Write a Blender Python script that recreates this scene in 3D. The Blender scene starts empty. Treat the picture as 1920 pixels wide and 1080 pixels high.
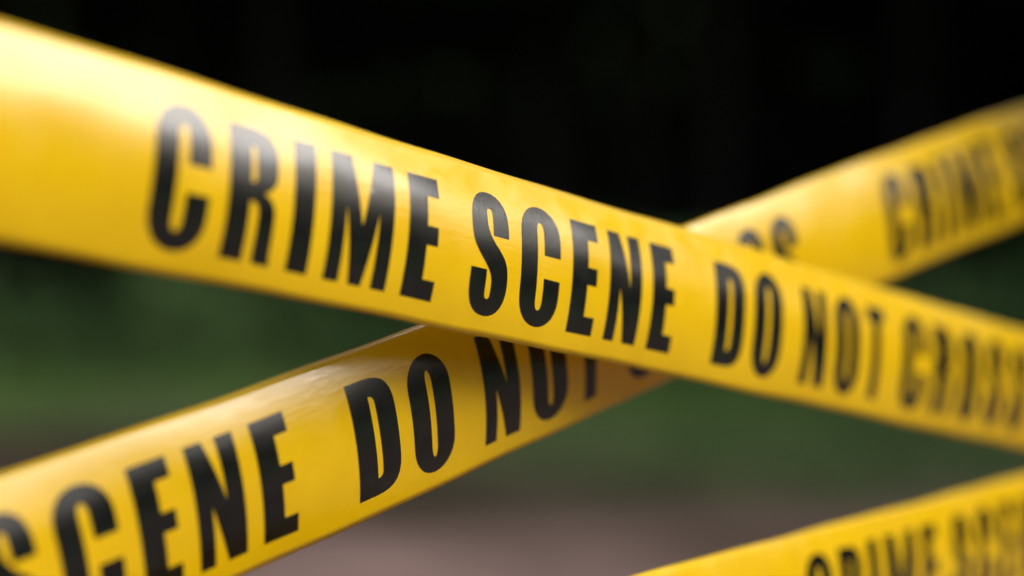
import bpy, bmesh, math, random
import numpy as np
from mathutils import Vector, geometry

random.seed(7)
rng = np.random.default_rng(11)
C = bpy.context.scene.collection
sc = bpy.context.scene

# ------------------------------------------------------------------ camera
EYE = 1.1
cam = bpy.data.cameras.new('camera')
cam.sensor_width = 36.0
cam.lens = 71.25
cam.clip_start = 0.02
cam.clip_end = 800
cam.dof.use_dof = True
cam.dof.focus_distance = 0.9
cam.dof.aperture_fstop = 2.25
co = bpy.data.objects.new('camera', cam)
co.location = (0, 0, EYE)
co.rotation_euler = (math.radians(90), 0, 0)
C.objects.link(co)
sc.camera = co

# ------------------------------------------------------------------ sky and sun (soft overcast daylight from the right)
SUN_AZ = math.radians(84)      # clockwise from +Y
SUN_EL = math.radians(38)
w = bpy.data.worlds.new('World')
sc.world = w
w.use_nodes = True
nt = w.node_tree
nt.nodes.clear()
sky = nt.nodes.new('ShaderNodeTexSky')
sky.sky_type = 'NISHITA'
sky.sun_disc = False
sky.sun_elevation = SUN_EL
sky.sun_rotation = SUN_AZ
sky.dust_density = 4.0
sky.air_density = 1.0
sky.ozone_density = 0.6
bg = nt.nodes.new('ShaderNodeBackground')
bg.inputs['Strength'].default_value = 0.05
ow = nt.nodes.new('ShaderNodeOutputWorld')
nt.links.new(sky.outputs[0], bg.inputs['Color'])
nt.links.new(bg.outputs[0], ow.inputs['Surface'])

sun = bpy.data.lights.new('sun', 'SUN')
sun.energy = 1.5
sun.angle = math.radians(42)
sun.color = (1.0, 0.97, 0.93)
so = bpy.data.objects.new('sun', sun)
d = Vector((math.sin(SUN_AZ) * math.cos(SUN_EL), math.cos(SUN_AZ) * math.cos(SUN_EL), math.sin(SUN_EL)))
so.rotation_euler = d.to_track_quat('Z', 'Y').to_euler()
so.location = (4, -3, 6)
C.objects.link(so)

sc.view_settings.view_transform = 'Standard'
sc.view_settings.look = 'None'
sc.view_settings.gamma = 1.0
sc.view_settings.use_curve_mapping = False
sc.view_settings.exposure = 1.25


# ------------------------------------------------------------------ helpers
def tag(o, label=None, cat=None, group=None, kind=None):
    if label: o['label'] = label
    if cat: o['category'] = cat
    if group: o['group'] = group
    if kind: o['kind'] = kind
    return o


def link_mesh(name, verts, faces, mat, parent=None, smooth=False, uvs=None):
    me = bpy.data.meshes.new(name)
    me.from_pydata([tuple(map(float, v)) for v in verts], [], faces)
    if uvs is not None:
        uv = me.uv_layers.new(name='UVMap')
        for lp in me.loops:
            uv.data[lp.index].uv = uvs[lp.vertex_index]
    me.materials.append(mat)
    me.update()
    if smooth:
        me.polygons.foreach_set('use_smooth', [True] * len(me.polygons))
    o = bpy.data.objects.new(name, me)
    C.objects.link(o)
    if parent: o.parent = parent
    return o


def material(name):
    m = bpy.data.materials.new(name)
    m.use_nodes = True
    nt = m.node_tree
    return m, nt, nt.nodes['Principled BSDF'], nt.nodes['Material Output']


# ------------------------------------------------------------------ materials
def film_material():
    m, nt, p, out = material('yellow_film')
    N, L = nt.nodes, nt.links
    uv = N.new('ShaderNodeTexCoord')
    # slight pigment unevenness of the film
    n1 = N.new('ShaderNodeTexNoise'); n1.inputs['Scale'].default_value = 55; n1.inputs['Detail'].default_value = 5
    L.new(uv.outputs['Object'], n1.inputs['Vector'])
    rmp = N.new('ShaderNodeValToRGB')
    rmp.color_ramp.elements[0].position = 0.3; rmp.color_ramp.elements[0].color = (0.87, 0.555, 0.002, 1)
    rmp.color_ramp.elements[1].position = 0.7; rmp.color_ramp.elements[1].color = (0.92, 0.605, 0.004, 1)
    L.new(n1.outputs['Fac'], rmp.inputs['Fac'])
    L.new(rmp.outputs['Color'], p.inputs['Base Color'])
    p.inputs['Roughness'].default_value = 0.19
    p.inputs['IOR'].default_value = 1.52
    p.inputs['Specular IOR Level'].default_value = 0.65
    # fine stretch wrinkles of the plastic, longer along the tape
    mp = N.new('ShaderNodeMapping'); mp.inputs['Scale'].default_value = (6, 30, 1)
    L.new(uv.outputs['UV'], mp.inputs['Vector'])
    n2 = N.new('ShaderNodeTexNoise'); n2.inputs['Scale'].default_value = 1.3; n2.inputs['Detail'].default_value = 4
    L.new(mp.outputs[0], n2.inputs['Vector'])
    n3 = N.new('ShaderNodeTexNoise'); n3.inputs['Scale'].default_value = 900; n3.inputs['Detail'].default_value = 3
    L.new(uv.outputs['Object'], n3.inputs['Vector'])
    b1 = N.new('ShaderNodeBump'); b1.inputs['Strength'].default_value = 0.14; b1.inputs['Distance'].default_value = 0.0008
    b2 = N.new('ShaderNodeBump'); b2.inputs['Strength'].default_value = 0.12; b2.inputs['Distance'].default_value = 0.0002
    L.new(n2.outputs['Fac'], b1.inputs['Height']); L.new(n3.outputs['Fac'], b2.inputs['Height'])
    L.new(b1.outputs[0], b2.inputs['Normal']); L.new(b2.outputs[0], p.inputs['Normal'])
    # handling marks: patches a little duller than the rest
    n4 = N.new('ShaderNodeTexNoise'); n4.inputs['Scale'].default_value = 38; n4.inputs['Detail'].default_value = 6; n4.inputs['Distortion'].default_value = 1.2
    L.new(uv.outputs['Object'], n4.inputs['Vector'])
    r4 = N.new('ShaderNodeMapRange'); r4.inputs['From Min'].default_value = .35; r4.inputs['From Max'].default_value = .7
    r4.inputs['To Min'].default_value = .16; r4.inputs['To Max'].default_value = .27
    L.new(n4.outputs['Fac'], r4.inputs['Value']); L.new(r4.outputs[0], p.inputs['Roughness'])
    tr = N.new('ShaderNodeBsdfTranslucent'); tr.inputs['Color'].default_value = (0.95, 0.62, 0.01, 1)
    mix = N.new('ShaderNodeMixShader'); mix.inputs['Fac'].default_value = 0.17
    L.new(p.outputs[0], mix.inputs[1]); L.new(tr.outputs[0], mix.inputs[2])
    L.new(mix.outputs[0], out.inputs['Surface'])
    return m


def ink_material():
    m, nt, p, out = material('black_ink')
    N, L = nt.nodes, nt.links
    uv = N.new('ShaderNodeTexCoord')
    n = N.new('ShaderNodeTexNoise'); n.inputs['Scale'].default_value = 130; n.inputs['Detail'].default_value = 6
    L.new(uv.outputs['Object'], n.inputs['Vector'])
    rmp = N.new('ShaderNodeValToRGB')
    rmp.color_ramp.elements[0].position = 0.35; rmp.color_ramp.elements[0].color = (0.003, 0.004, 0.004, 1)
    rmp.color_ramp.elements[1].position = 0.75; rmp.color_ramp.elements[1].color = (0.009, 0.011, 0.009, 1)
    L.new(n.outputs['Fac'], rmp.inputs['Fac']); L.new(rmp.outputs['Color'], p.inputs['Base Color'])
    p.inputs['Roughness'].default_value = 0.19
    p.inputs['IOR'].default_value = 1.52
    p.inputs['Specular IOR Level'].default_value = 0.55
    n3 = N.new('ShaderNodeTexNoise'); n3.inputs['Scale'].default_value = 900; n3.inputs['Detail'].default_value = 3
    L.new(uv.outputs['Object'], n3.inputs['Vector'])
    b2 = N.new('ShaderNodeBump'); b2.inputs['Strength'].default_value = 0.15; b2.inputs['Distance'].default_value = 0.0002
    L.new(n3.outputs['Fac'], b2.inputs['Height']); L.new(b2.outputs[0], p.inputs['Normal'])
    return m


def noise_material(name, cols, scale, rough=0.9, detail=5, pos=(0.35, 0.65), translucent=None):
    m, nt, p, out = material(name)
    N, L = nt.nodes, nt.links
    tc = N.new('ShaderNodeTexCoord')
    n = N.new('ShaderNodeTexNoise'); n.inputs['Scale'].default_value = scale; n.inputs['Detail'].default_value = detail
    L.new(tc.outputs['Object'], n.inputs['Vector'])
    r = N.new('ShaderNodeValToRGB')
    r.color_ramp.elements[0].position = pos[0]; r.color_ramp.elements[0].color = (*cols[0], 1)
    r.color_ramp.elements[1].position = pos[1]; r.color_ramp.elements[1].color = (*cols[-1], 1)
    if len(cols) == 3:
        e = r.color_ramp.elements.new(sum(pos) / 2); e.color = (*cols[1], 1)
    L.new(n.outputs['Fac'], r.inputs['Fac']); L.new(r.outputs['Color'], p.inputs['Base Color'])
    p.inputs['Roughness'].default_value = rough
    p.inputs['Specular IOR Level'].default_value = 0.06
    return m


FILM = film_material()
INK = ink_material()
GRASS = noise_material('grass_blades', [(0.07, 0.14, 0.035), (0.15, 0.24, 0.07)], 0.5)
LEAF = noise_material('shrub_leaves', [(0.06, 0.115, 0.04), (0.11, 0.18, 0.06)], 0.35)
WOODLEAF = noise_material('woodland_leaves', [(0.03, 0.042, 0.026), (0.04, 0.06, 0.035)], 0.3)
BARK = noise_material('bark', [(0.05, 0.038, 0.028), (0.10, 0.08, 0.06)], 3.0)


def ground_material():
    m, nt, p, out = material('ground')
    N, L = nt.nodes, nt.links
    tc = N.new('ShaderNodeTexCoord')
    sep = N.new('ShaderNodeSeparateXYZ'); L.new(tc.outputs['Object'], sep.inputs[0])
    n0 = N.new('ShaderNodeTexNoise'); n0.inputs['Scale'].default_value = 0.35; n0.inputs['Detail'].default_value = 6
    L.new(tc.outputs['Object'], n0.inputs['Vector'])
    # grass begins where the trodden dirt ends, along a ragged line
    mu = N.new('ShaderNodeMath'); mu.operation = 'MULTIPLY_ADD'; mu.inputs[1].default_value = 13.0
    L.new(n0.outputs['Fac'], mu.inputs[0]); L.new(sep.outputs['Y'], mu.inputs[2])
    # the worn strip lies across the view; both sides of it are grass
    ab = N.new('ShaderNodeMath'); ab.operation = 'ABSOLUTE'; L.new(sep.outputs['X'], ab.inputs[0])
    sd = N.new('ShaderNodeMapRange'); sd.inputs['From Min'].default_value = 6.0; sd.inputs['From Max'].default_value = 10
    sd.inputs['To Max'].default_value = 14
    L.new(ab.outputs[0], sd.inputs['Value'])
    sl = N.new('ShaderNodeMath'); sl.operation = 'MULTIPLY_ADD'; sl.inputs[1].default_value = 0.8
    L.new(sep.outputs['X'], sl.inputs[0]); L.new(mu.outputs[0], sl.inputs[2])
    ad = N.new('ShaderNodeMath'); ad.operation = 'ADD'; L.new(sl.outputs[0], ad.inputs[0]); L.new(sd.outputs[0], ad.inputs[1])
    mr = N.new('ShaderNodeMapRange'); mr.inputs['From Min'].default_value = 17; mr.inputs['From Max'].default_value = 24
    L.new(ad.outputs[0], mr.inputs['Value'])
    n1 = N.new('ShaderNodeTexNoise'); n1.inputs['Scale'].default_value = 0.9; n1.inputs['Detail'].default_value = 8
    L.new(tc.outputs['Object'], n1.inputs['Vector'])
    dirt = N.new('ShaderNodeValToRGB')
    dirt.color_ramp.elements[0].position = 0.32; dirt.color_ramp.elements[0].color = (0.075, 0.055, 0.04, 1)
    dirt.color_ramp.elements[1].position = 0.68; dirt.color_ramp.elements[1].color = (0.3, 0.2, 0.175, 1)
    L.new(n1.outputs['Fac'], dirt.inputs['Fac'])
    gr = N.new('ShaderNodeValToRGB')
    gr.color_ramp.elements[0].position = 0.35; gr.color_ramp.elements[0].color = (0.05, 0.075, 0.03, 1)
    gr.color_ramp.elements[1].position = 0.65; gr.color_ramp.elements[1].color = (0.09, 0.13, 0.05, 1)
    L.new(n1.outputs['Fac'], gr.inputs['Fac'])
    hum = N.new('ShaderNodeValToRGB')
    hum.color_ramp.elements[0].position = 0.32; hum.color_ramp.elements[0].color = (0.02, 0.018, 0.010, 1)
    hum.color_ramp.elements[1].position = 0.68; hum.color_ramp.elements[1].color = (0.065, 0.048, 0.032, 1)
    L.new(n1.outputs['Fac'], hum.inputs['Fac'])
    pr = N.new('ShaderNodeMapRange'); pr.inputs['From Min'].default_value = 13.5; pr.inputs['From Max'].default_value = 17
    L.new(mu.outputs[0], pr.inputs['Value'])
    mp = N.new('ShaderNodeMix'); mp.data_type = 'RGBA'
    L.new(pr.outputs[0], mp.inputs['Factor']); L.new(dirt.outputs[0], mp.inputs['A']); L.new(hum.outputs[0], mp.inputs['B'])
    mx = N.new('ShaderNodeMix'); mx.data_type = 'RGBA'
    L.new(mr.outputs[0], mx.inputs['Factor']); L.new(mp.outputs['Result'], mx.inputs['A']); L.new(gr.outputs[0], mx.inputs['B'])
    L.new(mx.outputs['Result'], p.inputs['Base Color'])
    p.inputs['Roughness'].default_value = 0.95
    p.inputs['Specular IOR Level'].default_value = 0.05
    bp = N.new('ShaderNodeBump'); bp.inputs['Strength'].default_value = 0.6; bp.inputs['Distance'].default_value = 0.05
    L.new(n1.outputs['Fac'], bp.inputs['Height']); L.new(bp.outputs[0], p.inputs['Normal'])
    return m


# ------------------------------------------------------------------ ground: one sheet out to the horizon, gently uneven
def build_ground():
    xs = np.concatenate([-np.geomspace(400, 30, 12), np.linspace(-28, 28, 57), np.geomspace(30, 400, 12)])
    ys = np.concatenate([-np.geomspace(400, 14, 12), np.linspace(-12, 60, 73), np.geomspace(64, 400, 12)])
    V = []
    for y in ys:
        for x in xs:
            z = 0.04 * math.sin(x * .7 + y * .3) + 0.03 * math.sin(y * .9 - x * .4)
            z += 0.004 * max(0, y - 20) ** 1.2 + min(22, 0.8 * max(0, y - 55))
            V.append((x, y, z))
    nx = len(xs)
    F = [(j * nx + i, j * nx + i + 1, (j + 1) * nx + i + 1, (j + 1) * nx + i)
         for j in range(len(ys) - 1) for i in range(nx - 1)]
    o = link_mesh('ground', V, F, ground_material(), smooth=True)
    tag(o, 'bare pinkish brown earth turning to dull green grass further off', 'ground', kind='structure')


build_ground()


def gz(x, y):
    return 0.04 * np.sin(x * .7 + y * .3) + 0.03 * np.sin(y * .9 - x * .4) + 0.004 * np.maximum(0, y - 20) ** 1.2


# ------------------------------------------------------------------ leaf masses
def quads(centres, sizes, droop=0.0, aspect=0.55):
    """one small folded-free leaf clump face per centre, random orientation"""
    n = len(centres)
    a = rng.normal(size=(n, 3)); a /= np.linalg.norm(a, axis=1, keepdims=True)
    b = rng.normal(size=(n, 3)); b -= a * (a * b).sum(1, keepdims=True); b /= np.linalg.norm(b, axis=1, keepdims=True)
    s = sizes[:, None]
    c = centres
    V = np.stack([c - a * s * .5, c + b * s * aspect * .5 + a * s * .05, c + a * s * .5, c - b * s * aspect * .5 + a * s * .05], 1).reshape(-1, 3)
    return V


def mesh_from_quads(name, V, mat, extra=None):
    n = len(V) // 4
    me = bpy.data.meshes.new(name)
    eV, eF = extra if extra else (np.zeros((0, 3)), np.zeros((0, 4), int))
    allV = np.concatenate([V, eV]); nf = n + len(eF)
    idx = np.concatenate([np.arange(4 * n), (np.asarray(eF, int) + 4 * n).ravel()]).astype(np.int32)
    me.vertices.add(len(allV)); me.vertices.foreach_set('co', allV.astype(np.float32).ravel())
    me.loops.add(len(idx)); me.loops.foreach_set('vertex_index', idx)
    me.polygons.add(nf)
    me.polygons.foreach_set('loop_start', np.arange(0, 4 * nf, 4, dtype=np.int32))
    me.polygons.foreach_set('loop_total', np.full(nf, 4, dtype=np.int32))
    me.materials.append(mat)
    if extra:
        me.materials.append(BARK)
        mi = np.zeros(nf, dtype=np.int32); mi[n:] = 1
        me.polygons.foreach_set('material_index', mi)
    me.update(); me.validate()
    o = bpy.data.objects.new(name, me); C.objects.link(o)
    return o


def trunk_geo(x, y, h, r, lean):
    V = []; F = []
    k = 8; rings = 7
    for j in range(rings):
        t = j / (rings - 1)
        rr = r * (1.25 if j == 0 else 1 - .45 * t)
        cx = x + lean[0] * t * h + .12 * math.sin(3 * t + x); cy = y + lean[1] * t * h
        for i in range(k):
            a = 2 * math.pi * i / k
            V.append((cx + rr * math.cos(a), cy + rr * math.sin(a), float(gz(x, y)) - .1 + t * h))
    for j in range(rings - 1):
        for i in range(k):
            F.append((j * k + i, j * k + (i + 1) % k, (j + 1) * k + (i + 1) % k, (j + 1) * k + i))
    return V, F


def build_wood():
    P = []; S = []
    def box(n, x0, x1, y0, y1, z0, z1, s0, s1):
        c = np.stack([rng.uniform(x0, x1, n), rng.uniform(y0, y1, n), rng.uniform(z0, z1, n)], 1)
        P.append(c); S.append(rng.uniform(s0, s1, n))
    # crowns: many overlapping ellipsoid clumps, so that the top outline is uneven
    for k in range(150):
        x = rng.uniform(-42, 30); y = rng.uniform(31.5, 52); z = rng.uniform(7.8, 13.5)
        if x > 16 and y < 36: continue
        n = 420
        u = rng.normal(size=(n, 3)); u /= np.linalg.norm(u, axis=1, keepdims=True)
        r = rng.uniform(.55, 1.0, n)[:, None] * np.array([3.6, 3.4, 2.3])
        P.append(np.array([x, y, z]) + u * r); S.append(rng.uniform(.45, .95, n))
    # dense understorey closing the far side of the wood
    box(40000, -45, 34, 47, 54, 0, 14, .35, .75)
    box(5000, -45, 34, 30, 46, 9.0, 12, .7, 1.2)
    # left flank
    box(9000, -46, -34, 6, 48, 0, 13, .6, 1.2)
    # right flank, standing forward of the clearing and shading it
    box(3500, 13, 20, 11, 26, 0, 5.5, .6, 1.2)
    box(14000, 13, 20, 30, 66, 0, 18, .6, 1.2)
    box(14000, -45, 30, 33, 66, 12.5, 16, .9, 1.6)
    box(7000, 20, 34, 29, 64, 0, 15, .6, 1.2)
    # wood continuing round the left side and behind the viewer
    box(7000, -46, -36, -24, 6, 0, 12, .6, 1.2)
    box(9000, -46, 12, -32, -24, 0, 12, .6, 1.2)
    box(3000, 14, 22, 9, 13, 0, 13, .6, 1.2)  # unseen trees ahead on the right, added to block glare on the rising tape
    # distant tree line closing the open side
    box(9000, 40, 50, -34, 45, 0, 9, .7, 1.4)
    # made-up leafy twig just outside the view, added to shade the rising tape's end
    n = 420
    u = rng.normal(size=(n, 3)); u /= np.linalg.norm(u, axis=1, keepdims=True)
    P.append(np.array([.57, 1.46, 1.37]) + u * rng.uniform(.2, 1, n)[:, None] ** .6 * np.array([.14, .15, .10])); S.append(rng.uniform(.02, .045, n))
    c = np.concatenate(P); s = np.concatenate(S)
    Vq = quads(c, s, aspect=.7)
    TV = []; TF = []
    for k in range(52):
        x = rng.uniform(-32, 28); y = rng.uniform(36, 47)
        v, f = trunk_geo(x, y, rng.uniform(7, 10), rng.uniform(.13, .3), (rng.normal() * .03, rng.normal() * .03))
        TF += [tuple(i + len(TV) for i in ff) for ff in f]; TV += v
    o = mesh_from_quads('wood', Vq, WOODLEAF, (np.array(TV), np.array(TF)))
    tag(o, 'dark out of focus woodland filling the upper background', 'woodland', kind='stuff')


def build_undergrowth():
    P = []; S = []
    for k in range(120):
        x = rng.uniform(-26, 26); y = rng.uniform(22.5, 28.5)
        hgt = rng.uniform(.9, 2.0) * (1.0 + .25 * math.sin(x * 1.3))
        n = 260
        u = rng.normal(size=(n, 3)); u /= np.linalg.norm(u, axis=1, keepdims=True)
        r = rng.uniform(.4, 1.0, n)[:, None] * np.array([rng.uniform(.7, 1.4), .8, hgt * .55])
        P.append(np.array([x, y, gz(x, y) + hgt * .5]) + u * r); S.append(rng.uniform(.10, .24, n))
    o = mesh_from_quads('undergrowth', quads(np.concatenate(P), np.concatenate(S)), LEAF)
    tag(o, 'blurred low green shrubbery along the edge of the dark wood', 'shrubbery', kind='stuff')


def build_grass():
    n = 110000
    x = rng.uniform(-14, 14, n); y = rng.uniform(8, 27, n)
    keep = rng.uniform(size=n) < np.clip((y - 13.5 - .4 * -x + 3.0 * np.sin(x * .8) + 1.5 * np.sin(x * 2.1 + y)) / 9, 0.0, 1)
    x = x[keep]; y = y[keep]; n = len(x)
    z = gz(x, y)
    h = rng.uniform(.06, .2, n); a = rng.uniform(0, math.pi, n); wd = rng.uniform(.006, .014, n)
    dx = np.cos(a) * wd; dy = np.sin(a) * wd; lx = rng.normal(size=n) * .35 * h; ly = rng.normal(size=n) * .35 * h
    p0 = np.stack([x - dx, y - dy, z - .01], 1); p1 = np.stack([x + dx, y + dy, z - .01], 1)
    p2 = np.stack([x + dx * .25 + lx, y + dy * .25 + ly, z + h], 1); p3 = np.stack([x - dx * .25 + lx, y - dy * .25 + ly, z + h], 1)
    V = np.stack([p0, p1, p2, p3], 1).reshape(-1, 3)
    o = mesh_from_quads('grass', V, GRASS)
    tag(o, 'blurred tufts of green grass growing beyond the bare earth', 'grass', kind='stuff')


build_wood()
build_undergrowth()
build_grass()

# ------------------------------------------------------------------ lettering: condensed bold capitals as outlines, unit = cap height
WID = {'C': 0.516, 'R': 0.468, 'I': 0.204, 'M': 0.681, 'E': 0.347, 'S': 0.46, 'N': 0.46, 'D': 0.488, 'O': 0.493, 'T': 0.342}
WID = {k: v + .022 for k, v in WID.items()}
GAP, WG, WG2, RG, VLO, VHI = 0.175, 0.414, 0.702, 2.036, -0.371, 0.322
WORDS = ['CRIME', 'SCENE', 'DO', 'NOT', 'CROSS']
W = 0.076
H = (VHI - VLO) * W


def bez(p0, p1, p2, p3=None, n=7):
    out = []
    for i in range(1, n + 1):
        t = i / n
        if p3 is None:
            q = [(1 - t) ** 2 * a + 2 * t * (1 - t) * b + t * t * c for a, b, c in zip(p0, p1, p2)]
        else:
            q = [(1 - t) ** 3 * a + 3 * t * (1 - t) ** 2 * b + 3 * t * t * (1 - t) * c + t ** 3 * e for a, b, c, e in zip(p0, p1, p2, p3)]
        out.append(tuple(q))
    return out


def path(start, *segs):
    pts = [start]
    for s in segs:
        if len(s) == 1: pts.append(s[0])
        else: pts += bez(pts[-1], *s)
    if abs(pts[0][0] - pts[-1][0]) + abs(pts[0][1] - pts[-1][1]) < 1e-6: pts.pop()
    return pts


def stadium(x0, x1, y0, y1, r, k=.56):
    rx = (x1 - x0) / 2; m = (x0 + x1) / 2; c = 1 - k
    return path((x0, y0 + r),
                ((x0, y1 - r),), ((x0, y1 - r * c), (m - rx * k, y1), (m, y1)), ((m + rx * k, y1), (x1, y1 - r * c), (x1, y1 - r)),
                ((x1, y0 + r),), ((x1, y0 + r * c), (m + rx * k, y0), (m, y0)), ((m - rx * k, y0), (x0, y0 + r * c), (x0, y0 + r)))


def glyph(ch):
    w = WID[ch]; s = .222
    if ch == 'I': return [[(0, 0), (0, 1), (w, 1), (w, 0)]]
    if ch == 'T':
        m = w / 2
        return [[(m - .09, 0), (m - .09, .84), (0, .84), (0, 1), (w, 1), (w, .84), (m + .09, .84), (m + .09, 0)]]
    if ch == 'E': return [[(0, 0), (0, 1), (w, 1), (w, .84), (s, .84), (s, .595), (w * .96, .595), (w * .96, .44), (s, .44), (s, .16), (w, .16), (w, 0)]]
    if ch == 'N': return [[(0, 0), (0, 1), (.175, 1), (.305, .50), (.305, 1), (w, 1), (w, 0), (.29, 0), (.155, .49), (.155, 0)]]
    if ch == 'M': return [[(0, 0), (0, 1), (.225, 1), (w / 2, .46), (w - .225, 1), (w, 1), (w, 0), (w - .168, 0), (w - .168, .60), (w / 2 + .07, 0), (w / 2 - .07, 0), (.168, .60), (.168, 0)]]
    if ch == 'O': return [stadium(0, w, -.02, 1.02, .27), stadium(s, w - s, .12, .88, .1)]
    if ch == 'D':
        return [path((0, 0), ((0, 1),), ((.2, 1),), ((.42, 1), (w, .93), (w, .72)), ((w, .28),), ((w, .07), (.42, 0), (.2, 0))),
                path((s, .15), ((s, .85),), ((.22, .85),), ((.29, .85), (w - s, .81), (w - s, .73)), ((w - s, .27),), ((w - s, .19), (.29, .15), (.22, .15)))]
    if ch == 'R':
        return [path((0, 0), ((0, 1),), ((.22, 1),), ((.40, 1), (w, .93), (w, .79)), ((w, .68),), ((w, .60), (.43, .545), (.36, .52)),
                     ((.43, .50), (w - .01, .45), (w - .01, .36)), ((w - .01, .12),), ((w - .01, .06), (w, .03), (w + .01, 0)),
                     ((w - .165, 0),), ((w - .18, .04), (w - .18, .10)), ((w - .18, .36),), ((w - .18, .43), (w - .22, .45), (s, .45)), ((s, 0),)),
                path((s, .59), ((s, .86),), ((.27, .86), (w - s, .85), (w - s, .78)), ((w - s, .68),), ((w - s, .6), (.27, .59), (s, .59)))]
    if ch == 'C':
        m = w / 2
        return [path((w, .60), ((w, .75),), ((w, .92), (w * .78, 1.02), (m, 1.02)), ((w * .22, 1.02), (0, .92), (0, .75)), ((0, .25),),
                     ((0, .08), (w * .22, -.02), (m, -.02)), ((w * .78, -.02), (w, .08), (w, .25)), ((w, .40),), ((w - s, .40),), ((w - s, .22),),
                     ((w - s, .15), (m + .03, .12), (m, .12)), ((m - .03, .12), (s, .15), (s, .22)), ((s, .78),),
                     ((s, .85), (m - .03, .88), (m, .88)), ((m + .03, .88), (w - s, .85), (w - s, .78)), ((w - s, .60),))]
    if ch == 'S':
        m = w / 2; k = .205
        return [path((w, .655), ((w, .76),), ((w, .93), (w * .8, 1.02), (m, 1.02)), ((w * .2, 1.02), (0, .93), (0, .75)),
                     ((0, .60), (.03, .555), (.13, .46)), ((.22, .38), (w - k, .34), (w - k, .24)), ((w - k, .16), (m + .04, .12), (m, .12)),
                     ((m - .04, .12), (k, .16), (k, .24)), ((k, .36),), ((0, .36),), ((0, .24),), ((0, .07), (w * .2, -.02), (m, -.02)),
                     ((w * .8, -.02), (w, .07), (w, .26)), ((w, .42), (w - .03, .47), (w - .13, .55)), ((w - .22, .62), (k, .68), (k, .77)),
                     ((k, .85), (m - .04, .88), (m, .88)), ((m + .04, .88), (w - k, .85), (w - k, .77)), ((w - k, .655),))]


def glyph_mesh(ch):
    loops = glyph(ch)
    pts = []; edges = []
    for lp in loops:
        dense = []
        for i, p in enumerate(lp):
            q = lp[(i + 1) % len(lp)]
            n = max(1, int(math.ceil(math.dist(p, q) / .07)))
            dense += [(p[0] + (q[0] - p[0]) * t / n, p[1] + (q[1] - p[1]) * t / n) for t in range(n)]
        b = len(pts); pts += dense
        edges += [(b + i, b + (i + 1) % len(dense)) for i in range(len(dense))]
    w = WID[ch]
    ny = 17; nx = max(3, int(w / .06))
    for j in range(ny):
        for i in range(nx):
            pts.append((w * (i + .53) / nx, -.01 + 1.02 * (j + .5) / ny))
    v, e, f, *_ = geometry.delaunay_2d_cdt([Vector(p) for p in pts], edges, [], 4, 1e-5)
    used = sorted({i for ff in f for i in ff}); rm = {a: i for i, a in enumerate(used)}
    # keep only faces inside the outer loop and outside the counter
    def inside(p, lp):
        c = False
        for i in range(len(lp)):
            (x1, y1), (x2, y2) = lp[i], lp[i - 1]
            if (y1 > p[1]) != (y2 > p[1]) and p[0] < (x2 - x1) * (p[1] - y1) / (y2 - y1) + x1: c = not c
        return c
    F = []
    for ff in f:
        cx = sum(v[i].x for i in ff) / len(ff); cy = sum(v[i].y for i in ff) / len(ff)
        if sum(inside((cx, cy), lp) for lp in loops) % 2 == 1: F.append(tuple(rm[i] for i in ff))
    return [(v[i].x, v[i].y) for i in used], F


GM = {c: glyph_mesh(c) for c in WID}
LAY = []; x_ = -0.011
for wi, wd in enumerate(WORDS):
    for ch in wd:
        LAY.append((wi, ch, x_ * H)); x_ += WID[ch] + GAP
    x_ += -GAP + [WG, WG2, WG, WG, RG][wi]
PERIOD = (x_ + 0.011) * H
DO_START = [l for l in LAY if l[0] == 2][0][2] + 0.011 * H


class Ribbon:
    """a stretched strip of film in space: integrates a heading, a slope and a roll that vary slowly along it"""
    def __init__(self, p, lo, hi, lip):
        self.lip = lip; self.p = p; self.lo = lo; self.hi = hi
        self.S = np.linspace(-1.6, 3.2, 4801)
        sc_ = np.clip(self.S, lo, hi)
        az = p[3] + p[4] * sc_ + p[5] * sc_ ** 2; el = p[6] + p[7] * sc_ + p[8] * sc_ ** 2
        T = np.stack([np.sin(az) * np.cos(el), np.cos(az) * np.cos(el), np.sin(el)], 1)
        P = np.cumsum(T, 0) * (self.S[1] - self.S[0])
        i0 = np.argmin(abs(self.S)); P = P - P[i0] + np.array(p[0:3])
        th = p[9] + p[10] * sc_ + p[11] * sc_ ** 2
        U = np.array([0, 0, 1.]) - T * T[:, 2:3]; U /= np.linalg.norm(U, axis=1, keepdims=True)
        N = np.cross(T, U); c = np.cos(th)[:, None]; s = np.sin(th)[:, None]
        self.P = P; self.U = c * U - s * N; self.N = c * N + s * U

    def at(self, s, v, off=0.0):
        s = np.asarray(s); v = np.asarray(v)
        g = lambda A: np.stack([np.interp(s, self.S, A[:, k]) for k in range(3)], 1)
        P, U, N = g(self.P), g(self.U), g(self.N)
        b = self.p[12] * W
        z = b * (1 - 4 * v ** 2)
        # soft waves of the slack film
        ph = self.p[0] * 40
        z = z + .0006 * np.sin(s * 19 + ph) * (v + .2) + .0003 * np.sin(s * 43 + 5 * v + ph) + .00006 * np.sin(s * 97 - 9 * v + 3 * ph)
        lp = np.interp(s, [q[0] for q in self.lip], [q[1] for q in self.lip])   # upper edge rolling back a little more
        e = np.maximum(0, v - .08)
        z = z - lp * W * e ** 2
        dz = -8 * b * v / W - 2 * lp * e
        # the edges waver a little
        v = v * (1 + .006 * np.sin(s * 31 + 2 * ph) + .004 * np.sin(s * 77 + ph))
        n = N - U * dz[:, None]; n /= np.linalg.norm(n, axis=1, keepdims=True)
        return P + U * (v * W)[:, None] + N * z[:, None] + n * off + np.array([0, 0, EYE])


TH = 0.00006   # film is 0.12 mm thick


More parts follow.
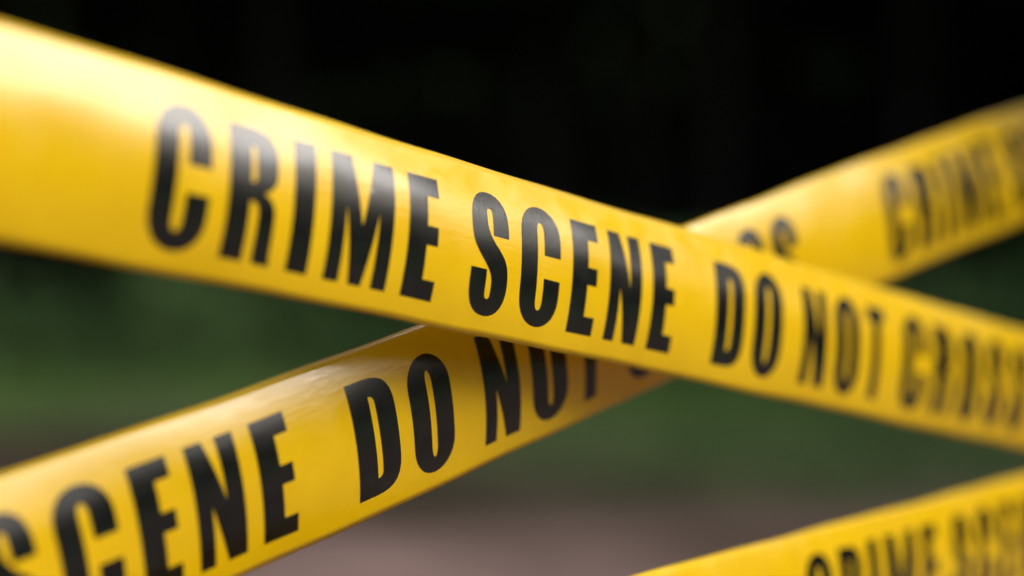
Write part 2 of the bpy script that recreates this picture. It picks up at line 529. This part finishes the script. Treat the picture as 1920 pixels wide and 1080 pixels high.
def build_tape(label, p, s0, s1, text_off, lo, hi, notes, lip):
    rb = Ribbon(p, lo, hi, lip)
    root = bpy.data.objects.new('barricade_tape', None)
    base = rb.at([s0], [0.0])[0]
    C.objects.link(root); root.location = base
    root.empty_display_size = .05
    tag(root, label, 'barricade tape', 'yellow barricade tapes')
    inv = -base
    ns = int((s1 - s0) / .006); nv = 24
    ss = np.linspace(s0, s1, ns + 1); vv = np.linspace(-.5, .5, nv + 1)
    SS, VV = np.meshgrid(ss, vv, indexing='ij')
    front = rb.at(SS.ravel(), VV.ravel(), TH); back = rb.at(SS.ravel(), VV.ravel(), -TH)
    Vt = np.concatenate([front, back]) + inv; n = len(front); k = nv + 1
    F = []
    for i in range(ns):
        for j in range(nv):
            a = i * k + j; q = (a, a + 1, a + k + 1, a + k)
            F.append((q[0], q[3], q[2], q[1])); F.append(tuple(n + t for t in q))
    for i in range(ns):
        a = i * k; F.append((a, n + a, n + a + k, a + k))
        a = i * k + nv; F.append((a, a + k, n + a + k, n + a))
    for j in range(nv):
        a = j; F.append((a, a + 1, n + a + 1, n + a))
        a = ns * k + j; F.append((a, n + a, n + a + 1, a + 1))
    uv = np.stack([SS.ravel(), VV.ravel() * W], 1); uv = np.concatenate([uv, uv]) * 10
    o = link_mesh('film', Vt, F, FILM, root, smooth=False, uvs=uv.tolist())
    sm = np.zeros(len(F), dtype=bool); sm[:2 * ns * nv] = True
    o.data.polygons.foreach_set('use_smooth', sm)
    # printed words, repeated along the film
    for rep in range(-3, 4):
        for wi, wd in enumerate(WORDS):
            V2 = []; F2 = []
            for (wj, ch, xs) in LAY:
                if wj != wi: continue
                gv, gf = GM[ch]
                b = len(V2)
                for (gx, gy) in gv:
                    V2.append((rep * PERIOD + xs - text_off + gx * H, VLO + (VHI - VLO) * gy))
                F2 += [tuple(b + i for i in f) for f in gf]
            a = np.array(V2)
            if a[:, 0].min() < s0 + .01 or a[:, 0].max() > s1 - .01: continue
            X = rb.at(a[:, 0], a[:, 1], TH + .00009) + inv
            # facing: outward along the film's normal
            q = X[list(F2[0][:3])]; nn = np.cross(q[1] - q[0], q[2] - q[0])
            if np.dot(nn, rb.N[2400]) < 0: F2 = [tuple(reversed(f)) for f in F2]
            wo = link_mesh('printed_word', X, F2, INK, root, smooth=True)
            lab = notes.get((rep, wi))
            if lab: wo['label'] = lab
    return root


pA = [-0.13537, 0.7452, 0.04475, 0.68723, 0.01996, -0.03804, -0.14097, -0.05972, 0.07859, 0.03392, 0.25922, -0.45798, 0.07863]
pB = [-0.07157, 0.87895, -0.06603, 0.72092, -0.11705, 0.03071, 0.23619, 0.00022, -0.08479, -0.04862, -0.10927, 0.71519, 0.08138]
pC = [0.15346, 1.08337, -0.16893, 0.6471, -0.00025, -0.00173, 0.03065, -0.00555, 0.00719, 0.0089, 0.00235, 0.00027, 0.07082]

names = lambda: {(r, i): 'black printed word ' + wd for r in range(-3, 4) for i, wd in enumerate(WORDS)}
build_tape('yellow crime scene tape in front, running from upper left down across the other tape',
           pA, -1.3, 2.6, 0.0, -.3, .95, names(), [(-1, .0), (0, .04), (.12, .12), (.25, .22), (.45, .05), (2, 0)])
build_tape('yellow crime scene tape rising from lower left to upper right, passing behind the front tape',
           pB, -1.3, 2.6, DO_START, -.35, .85, names(), [(-1, .14), (-.12, .14), (.03, .02), (2, 0)])
build_tape('yellow crime scene tape low in the bottom right corner, only its upper part in frame',
           pC, -1.0, 2.6, 0.0, -.5, 1.0, names(), [(-1, 0), (2, 0)])
